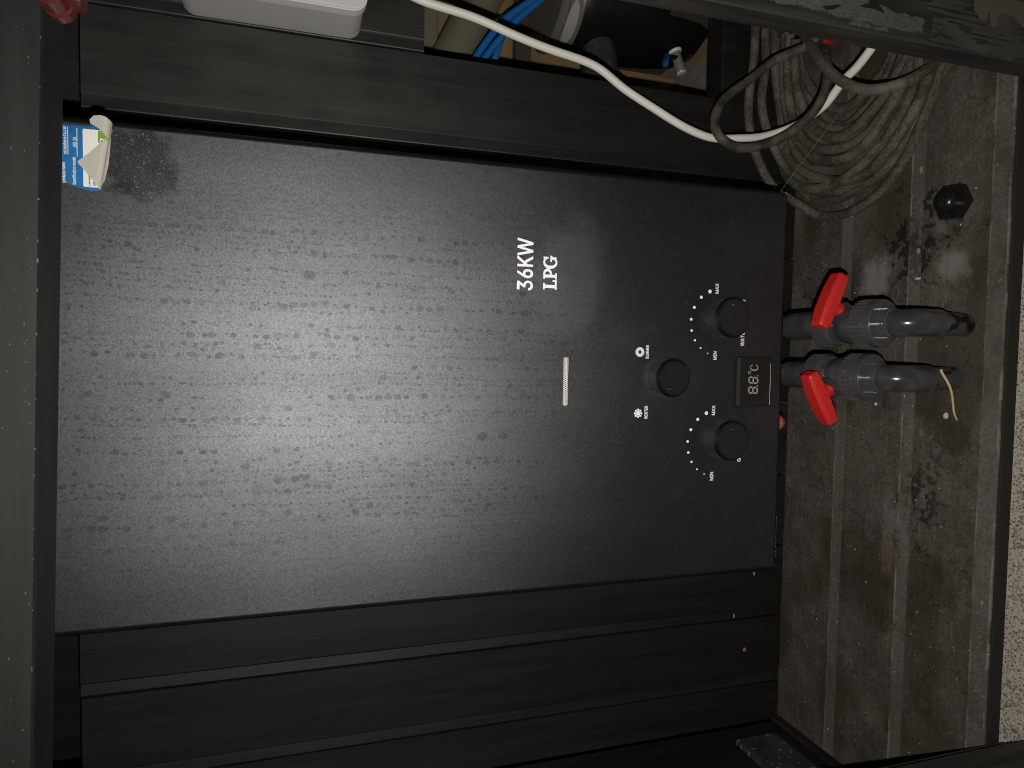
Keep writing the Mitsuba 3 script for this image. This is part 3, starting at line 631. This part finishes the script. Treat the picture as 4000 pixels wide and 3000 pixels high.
obj('curled_flap', flap([(0.1528, 0.8042), (0.1600, 0.8002), (0.1720, 0.7976), (0.1850, 0.7962), (0.1926, 0.7958), (0.1922, 0.7978), (0.1894, 0.8018), (0.1850, 0.8060), (0.1796, 0.8112), (0.1754, 0.8168), (0.1734, 0.8190), (0.1720, 0.8188), (0.1690, 0.8162), (0.1640, 0.8122), (0.1580, 0.8072)], fold, 0.0042, 0.0022), 'paper_back', st, smooth=True)
tag(f'{st}__curled_flap', 'curled flap showing the plain back of the paper')
obj('curled_corner', flap([(0.1918, 0.7956), (0.2040, 0.7942), (0.2064, 0.7950), (0.2090, 0.7985), (0.2100, 0.8026), (0.2092, 0.8070), (0.2062, 0.8098), (0.2030, 0.8094), (0.2012, 0.8058), (0.1988, 0.8022), (0.1958, 0.7998), (0.1930, 0.7980)], fold, 0.0065, 0.0040), 'paper_back', st, smooth=True)
tag(f'{st}__curled_corner', 'rolled up corner of the sticker')

# ------------------------------------------------------------------ water pipes with red-handled valves
def valve_pipe(x, sh, side, lab):
    k = thing('valved_pipe', lab, 'pipe', 'water pipes under the heater')
    th = math.radians(10); d = np.array([0, -math.cos(th), -math.sin(th)]); O = np.array([x, 0.0, 0.084])
    at = lambda q: O + d * q
    def ringed(q, r, teeth, ln, dep): return place(gear(r, dep, teeth, ln), at(q), d)
    def turn(prof, q, n=48): return lathe(prof, at(q), d, n)
    obj('inlet_pipe', turn([(0, 0), (0.0125, 0), (0.0125, 0.110), (0.0155, 0.1105), (0.0160, 0.150), (0, 0.150)], -0.161, 40), 'pvc', k, smooth=30)
    obj('union_nut', cat(turn([(0, 0), (0.0195, 0), (0.0228, 0.0035), (0.0234, 0.005), (0, 0.005)], -0.0085 + sh), ringed(-0.0050 + sh, 0.0248, 30, 0.0165, 0.0013), turn([(0, 0), (0.0243, 0), (0.0222, 0.0042), (0, 0.0042)], 0.0113 + sh)), 'pvc_nut', k, smooth=28)
    yc = 0.0285 + sh
    vb = [turn([(0, 0), (0.0185, 0), (0.0190, 0.003), (0.0168, 0.0045), (0.0172, 0.006), (0.0202, 0.010), (0.0212, 0.016), (0.0204, 0.022), (0.0176, 0.0265), (0.0180, 0.029), (0.0190, 0.033), (0, 0.033)], 0.0130 + sh)]
    u = np.array([side * 0.61, 0.0, 0.79]); u /= np.linalg.norm(u); C = at(yc)
    vb.append(lathe([(0, 0), (0.0128, 0), (0.0128, 0.0225), (0.0118, 0.0235), (0, 0.0235)], C, u, 32))
    obj('valve_body', cat(*vb), 'pvc', k, smooth=30)
    e = sh * 1.15
    obj('union_nut', cat(turn([(0, 0), (0.0212, 0), (0.0240, 0.003), (0, 0.003)], 0.0398 + e), ringed(0.0422 + e, 0.0257, 30, 0.0150, 0.0014),
                         turn([(0, 0), (0.0252, 0), (0.0253, 0.0085), (0.0246, 0.0097), (0.0180, 0.0098), (0, 0.0098)], 0.0568 + e, 56)), 'pvc_nut', k, smooth=28)
    obj('socket_ring', cat(ringed(0.0660 + e, 0.0166, 26, 0.0080, 0.0010), turn([(0, 0), (0.0158, 0), (0.0158, 0.0100), (0.0146, 0.0110), (0, 0.0110)], 0.0662 + e, 40)), 'pvc_nut', k, smooth=28)
    # swept elbow down to the floor
    R = 0.030; p = at(0.0715 + e); pts = [p - d * 0.012]
    for ph in np.linspace(th, math.pi / 2, 22): pts.append(p + np.array([0, -R * (math.sin(ph) - math.sin(th)), -R * (math.cos(th) - math.cos(ph))]))
    l = pts[-1]; pts += [l - [0, 0, 0.004], l - [0, 0, 0.0075], l - [0, 0, 0.008]]
    r = np.full(len(pts), 0.0140); r[-1] = 0.0132
    obj('elbow', tube(pts, r, 40), 'pvc', k, smooth=35)
    obj('tail_pipe', tube([l, (x - side * 0.0005, l[1], 0.02), (x - side * 0.001, l[1], -0.010)], 0.0120, 36), 'pvc_worn', k, smooth=35)
    # handle: a winged bar across the stem
    hc = C + u * 0.0400; u = np.array([side * (0.40 if side > 0 else 0.50), 0, 0.9]); u /= np.linalg.norm(u); w = np.cross(u, [0, -1, 0.0]); w /= np.linalg.norm(w); t = np.cross(u, w)
    def oct_(q, hw, ht, drop): return [hc + w * q + t * (a * hw) + u * (b * ht - drop) for a, b in ((-1, -1), (1, -1), (-1, .45), (1, .45), (-.78, 1), (.78, 1))]
    bar = [oct_(-0.0312, 0.0072, 0.0048, 0.001), oct_(-0.0298, 0.0086, 0.0062, 0.0006), oct_(-0.011, 0.0096, 0.0076, 0), oct_(0.011, 0.0096, 0.0076, 0), oct_(0.0298, 0.0086, 0.0062, 0.0006), oct_(0.0312, 0.0072, 0.0048, 0.001)]
    hm = trimesh.convex.convex_hull(np.vstack(bar))
    man = m3.Manifold(m3.Mesh(np.asarray(hm.vertices, np.float32), np.asarray(hm.faces, np.uint32))).refine_to_length(0.0016).to_mesh()
    hm = trimesh.Trimesh(man.vert_properties[:, :3], man.tri_verts); trimesh.smoothing.filter_taubin(hm, iterations=10)
    h = obj('handle', hm, 'red_plastic', k, smooth=True)
    u = np.array([side * 0.61, 0.0, 0.79]); u /= np.linalg.norm(u)
    stem = cat(lathe([(0, 0), (0.0080, 0), (0.0072, 0.016), (0, 0.016)], C + u * 0.0205, u, 8), *[place(trimesh.creation.box([0.0035, 0.0022, 0.007]), C + u * 0.0275 + w * (s_ * 0.0074) + t * 0.003, u, w) for s_ in (-1, 1)])
    obj('stem', stem, 'red_plastic', h)
valve_pipe(0.0655, 0.0, 1, 'grey plastic pipe with a red valve handle tilted right, the right one under the heater')
valve_pipe(0.0085, -0.0085, -1, 'grey plastic pipe with a red valve handle tilted left, nearer to the dry straw')

# ------------------------------------------------------------------ white junction box, cable
jb = thing('junction_box', 'light grey plastic junction box with rounded corners on the boards right of the heater', 'box')
def rrect(x0, x1, z0, z1, r): return sbox(x0, z0, x1, z1).buffer(-r).buffer(r, 10)
obj('base', cat(front(extr(rrect(0.3720, 0.500, 0.590, 0.7695, 0.014), 0.0560), 0.1585)), 'box_grey', jb, smooth=35)
lidp = rrect(0.3700, 0.502, 0.5880, 0.7715, 0.015)
obj('lid', cat(front(extr(lidp, 0.0110), 0.1024), front(extr(lidp.buffer(-0.0012), 0.0012), 0.0913), front(extr(lidp.buffer(-0.0030), 0.0007), 0.0901)), 'lid_grey', jb, smooth=25)
cable = [(0.4151, 0.12, 0.5525), (0.4058, 0.12, 0.5235), (0.3991, 0.12, 0.475), (0.3862, 0.12, 0.4227), (0.375, 0.12, 0.3677), (0.364, 0.118, 0.3211), (0.3444, 0.112, 0.2944), (0.3231, 0.105, 0.2583), (0.3039, 0.1, 0.2201), (0.2943, 0.098, 0.1901), (0.2924, 0.097, 0.1718), (0.2954, 0.094, 0.1392), (0.3006, 0.093, 0.1086), (0.3085, 0.086, 0.0840), (0.3114, 0.0625, 0.0780), (0.3166, 0.0392, 0.076), (0.323, 0.0249, 0.074), (0.3395, 0.0038, 0.072), (0.346, -0.0102, 0.071), (0.3575, -0.0278, 0.07), (0.3719, -0.046, 0.07), (0.3879, -0.0672, 0.07)]
cable = [(0.455, 0.118, 0.62), (0.436, 0.119, 0.590)] + cable
k = obj('white_cable', tube(smooth_path(cable, 170), 0.0046, 18), 'cable_white', smooth=True); tag(k, 'thick white cable hanging across the opening down to the hose coil', 'cable')

# ------------------------------------------------------------------ the coiled hose
hc = thing('hose_coil', 'dust-covered grey brown hose coiled in the right corner of the cabinet floor', 'hose')
def A(l, zs): return np.c_[np.array(l, float) / 1000, np.array(zs)]
Z03 = {'O2': [(483, 187), (410, 189), (338, 174), (286, 146), (249, 106), (232, 57), (237, 14), (259, -20), (287, -45), (314, -59)],
       'O3': [(475, 171), (403, 170), (347, 157), (302, 132), (273, 98), (260, 58), (261, 19), (281, -12), (306, -38), (327, -53)],
       'O4': [(454, 145), (403, 144), (358, 130), (325, 110), (299, 77), (292, 44), (301, 14), (320, -14), (341, -33), (360, -48)],
       'O5': [(431, 115), (389, 108), (358, 93), (342, 80), (335, 70), (326, 45), (332, 19), (346, -6), (363, -19), (380, -28)]}
keys = ['O2', 'O3', 'O4', 'O5']
def strand(q):
    i = min(int(q), 2); f = q - i
    return np.array(Z03[keys[i]], float) / 1000 * (1 - f) + np.array(Z03[keys[i + 1]], float) / 1000 * f
def close_loop(xy, zs, extra):
    pts = np.c_[xy, zs]; e = pts[-1]; s0 = pts[0]
    more = [(e[0] + 0.05, e[1] - 0.004, e[2]), (min(0.505, e[0] + 0.13), e[1] + 0.045, e[2] + extra), (0.526, 0.06, (e[2] + s0[2]) / 2 + extra), (0.515, s0[1] - 0.02, s0[2])]
    return np.vstack([pts, more])
big = np.array([(0.505, 0.150, 0.0825), (0.4628, 0.15, 0.0826), (0.4148, 0.15, 0.0836), (0.3709, 0.15, 0.089), (0.3183, 0.15, 0.083), (0.2798, 0.149, 0.0654), (0.2560, 0.147, 0.046), (0.2320, 0.128, 0.022), (0.2180, 0.113, 0.0100), (0.2080, 0.069, 0.0075), (0.2180, 0.022, 0.0064), (0.2420, -0.012, 0.0062), (0.275, -0.034, 0.0062), (0.304, -0.049, 0.0062), (0.36, -0.060, 0.0062), (0.43, -0.045, 0.0062), (0.51, 0.01, 0.012), (0.525, 0.08, 0.02), (0.52, 0.135, 0.05)])
second = np.array([(0.50, 0.150, 0.070), (0.4400, 0.15, 0.0655), (0.4006, 0.15, 0.0661), (0.3668, 0.15, 0.0689), (0.3279, 0.15, 0.0572), (0.3000, 0.148, 0.0420), (0.2700, 0.140, 0.0230), (0.2480, 0.110, 0.0100), (0.2360, 0.062, 0.0070), (0.2450, 0.012, 0.0062), (0.2750, -0.022, 0.0062), (0.33, -0.042, 0.0062), (0.42, -0.03, 0.0062), (0.50, 0.02, 0.0120), (0.515, 0.09, 0.03)])
obj('loop', tube(smooth_path(second, 100), 0.0056, 14), 'hose_rubber', hc, smooth=True)
obj('loop', tube(smooth_path(big, 110), 0.0056, 14), 'hose_rubber', hc, smooth=True)
qs = [0.0, 0.18, 0.42, 0.62, 0.85, 1.0, 1.2, 1.42, 1.62, 1.85, 2.05, 2.3, 2.55, 2.8, 0.3, 0.75, 1.1, 1.5, 1.95, 2.4, 0.1, 0.55, 1.3, 1.75, 2.2]
for i, q in enumerate(qs):
    layer = 0 if i < 14 else 1 if i < 20 else 2
    nz = lambda o: meshkit.noise(np.c_[np.arange(10) * 0.33 + o, np.full(10, i * 3.1), np.zeros(10)]) - 0.5
    xy = strand(q) + np.c_[nz(0), nz(40)] * 0.026
    z0 = 0.0062 + 0.0105 * layer
    tt = np.linspace(0, 1, 10)
    zs = z0 + 0.0012 * rng.uniform(0, 1, 10) + (0.030 * np.clip((0.35 - tt) / 0.35, 0, 1) ** 1.5)
    # keep the pictured plan while the height changes: slide along the line of sight in plan
    sh = (zs - 0.03)
    xy = xy + np.c_[-(xy[:, 0] - CAM[0]) / (CAM[2] - 0.03) * sh, -(xy[:, 1] - CAM[1]) / (CAM[2] - 0.03) * sh]
    xy[:, 1] = np.minimum(xy[:, 1], 0.151)
    obj('loop', tube(smooth_path(close_loop(xy, zs, 0.004), 64), 0.0060, 12), 'hose_rubber', hc, smooth=True)
lo = [(0.4254, 0.0361, 0.060), (0.3936, 0.0562, 0.088), (0.3869, 0.08, 0.1066), (0.3712, 0.098, 0.1232), (0.3496, 0.1, 0.1522), (0.3259, 0.088, 0.1763), (0.3068, 0.08, 0.1864), (0.2898, 0.074, 0.186), (0.2783, 0.072, 0.1723), (0.276, 0.072, 0.1513), (0.2823, 0.070, 0.1242), (0.2912, 0.062, 0.1040), (0.3002, 0.0422, 0.096), (0.3124, 0.0189, 0.094), (0.3303, 0.011, 0.09), (0.3497, 0.0132, 0.086), (0.3742, 0.03, 0.074), (0.4135, 0.0661, 0.050)]
k = obj('raised_loop', tube(smooth_path(lo, 110), 0.0054, 16), 'loop_rubber', hc, smooth=True); tag(k, 'single loop standing up over the white cable')
ar = [(0.4547, 0.0969, 0.055), (0.4187, 0.0678, 0.074), (0.3836, 0.037, 0.085), (0.3492, 0.0083, 0.088), (0.3196, -0.026, 0.088), (0.309, -0.049, 0.08), (0.312, -0.0667, 0.062), (0.3253, -0.0736, 0.04), (0.3498, -0.0802, 0.015), (0.40, -0.075, 0.0062)]
k = obj('crossing_strand', tube(smooth_path(ar, 80), 0.0056, 16), 'hose_rubber', hc, smooth=True); tag(k, 'strand of the coil lying across the white cable')

# ------------------------------------------------------------------ small things
hb = thing('hex_cap', 'black hexagonal plastic cap with a round dome on the floor boards', 'cap')
hx = 0.1925, -0.080
obj('flange', cat(place(trimesh.creation.cylinder(radius=0.0195, height=0.009, sections=6), (hx[0], hx[1], 0.0046), (0, 0, 1), (math.cos(0.45), math.sin(0.45), 0))), 'black_plastic', hb)
obj('dome', lathe([(0.0118, 0), (0.0118, 0.0070), (0.0110, 0.0095), (0.0085, 0.0120), (0.0045, 0.0134), (0, 0.0138)], (hx[0], hx[1], 0.0090), (0, 0, 1), 40), 'black_plastic', hb, smooth=28)
k = obj('straw', tube(smooth_path([(0.0190, -0.0975, 0.031), (0.0161, -0.0982, 0.031), (0.0041, -0.1040, 0.028), (-0.0143, -0.0997, 0.016), (-0.0240, -0.0972, 0.011), (-0.0333, -0.0947, 0.0030)], 30), np.linspace(0.0013, 0.0010, 30), 8), 'straw', smooth=True); tag(k, 'dry yellow straw lying against the left water pipe', 'straw')
def chip(name, at, size, mt, lab, c, seed, flatten=0.4, up=(0, 0, 1)):
    m = trimesh.creation.icosphere(subdivisions=2, radius=1.0); v = m.vertices * (0.75 + 0.5 * meshkit.noise(m.vertices * 1.6 + seed * 3.7, seed))[:, None]
    m.vertices = v * np.array(size); m = place(m, at, up); k = obj(name, m, mt); tag(k, lab, c); return k
chip('wood_chip', (0.2369, -0.0374, 0.0008), (0.0020, 0.0042, 0.0010), 'wood_chip', 'pale wood chip on the board joint nearest to the hose coil', 'wood chip', 1)
chip('wood_chip', (0.1485, -0.0380, 0.0008), (0.0024, 0.0030, 0.0010), 'wood_chip', 'small pale wood chip on the joint between the cap and the valves', 'wood chip', 2)
chip('paint_flake', (0.1180, -0.0390, 0.0006), (0.0040, 0.0013, 0.0007), 'chip_white', 'white paint flake on the joint right of the red handles', 'flake', 3)
chip('paint_flake', (-0.0305, -0.0801, 0.0009), (0.0028, 0.0035, 0.0009), 'chip_white', 'white flake on the floor beyond the tip of the straw', 'flake', 4)
chip('crumb', (-0.0249, 0.0104, 0.0011), (0.0018, 0.0018, 0.0014), 'chip_white', 'round white crumb on the floor under the left red handle', 'crumb', 5)
chip('crumb', (0.0337, 0.0089, 0.0245), (0.0016, 0.0016, 0.0012), 'chip_white', 'round white crumb between the two pipe unions', 'crumb', 6) if False else chip('crumb', (0.0337, 0.0089, 0.0010), (0.0017, 0.0016, 0.0012), 'chip_white', 'round white crumb between the two pipe unions', 'crumb', 6)
for i, (x, z, w, lab) in enumerate(((-0.2734, 0.0487, (0.0026, 0.0018, 0.0008), 'pale fluff on the wall just left of the heater bottom'), (-0.3303, 0.0795, (0.0034, 0.0016, 0.0008), 'forked pale flake on the wall at the board joint'), (-0.3801, 0.0606, (0.0026, 0.0024, 0.0010), 'brownish fluff on the wall near the left corner'))):
    chip('wall_flake', (x, 0.1595, z), w, 'wood_chip', lab, 'flake', 10 + i, up=(0, -1, 0))
mf = thing('maroon_fitting', 'shiny maroon plastic fitting under the top rail at the right edge', 'fitting')
obj('barrel', lathe([(0, 0), (0.0080, 0), (0.0092, 0.0015), (0.0092, 0.014), (0.0078, 0.016), (0.0078, 0.0185), (0.0090, 0.020), (0.0090, 0.028), (0, 0.028)], (0.2485, -0.1250, 0.8010), (0.0, 1.0, 0.0), 40), 'maroon', mf, smooth=30)
obj('block', rbox(0.2550, 0.276, -0.0965, -0.0790, 0.7900, 0.8085, 0.0018, 8), 'maroon', mf, smooth=40)
rc = obj('red_clip', rbox(0.3958, 0.420, 0.024, 0.042, 0.058, 0.070, 0.002, 8), 'red_plastic', smooth=40); tag(rc, 'red plastic clip among the hoses, half hidden by the right post', 'clip')
wb = obj('cobweb', cat(tube([(0.2085, 0.012, 0.148), (0.2971, -0.0186, 0.094)], 0.00012, 5), tube([(0.2085, 0.020, 0.148), (0.226, 0.040, 0.130), (0.235, 0.055, 0.112)], 0.00010, 5)), 'web'); tag(wb, 'single cobweb thread from the heater corner to the hose coil', 'cobweb')
# dust and crumbs
fk = []
for _ in range(260):
    x, y = rng.uniform(-0.46, 0.30), rng.uniform(-0.125, 0.15)
    if 0.2 < x and y > -0.06: continue
    r = 0.00028 + 0.0005 * rng.random() ** 4
    q = trimesh.creation.icosphere(subdivisions=0, radius=1.0); q.vertices = q.vertices * [r * rng.uniform(.7, 1.8), r * rng.uniform(.7, 1.8), r * 0.6]
    q.apply_translation([x, y, 0.0004]); fk.append(q)
obj('floor_crumbs', cat(*fk), 'chip_white'); tag('floor_crumbs', 'scattered pale crumbs and dust specks on the floor boards', 'crumbs', None, 'stuff')
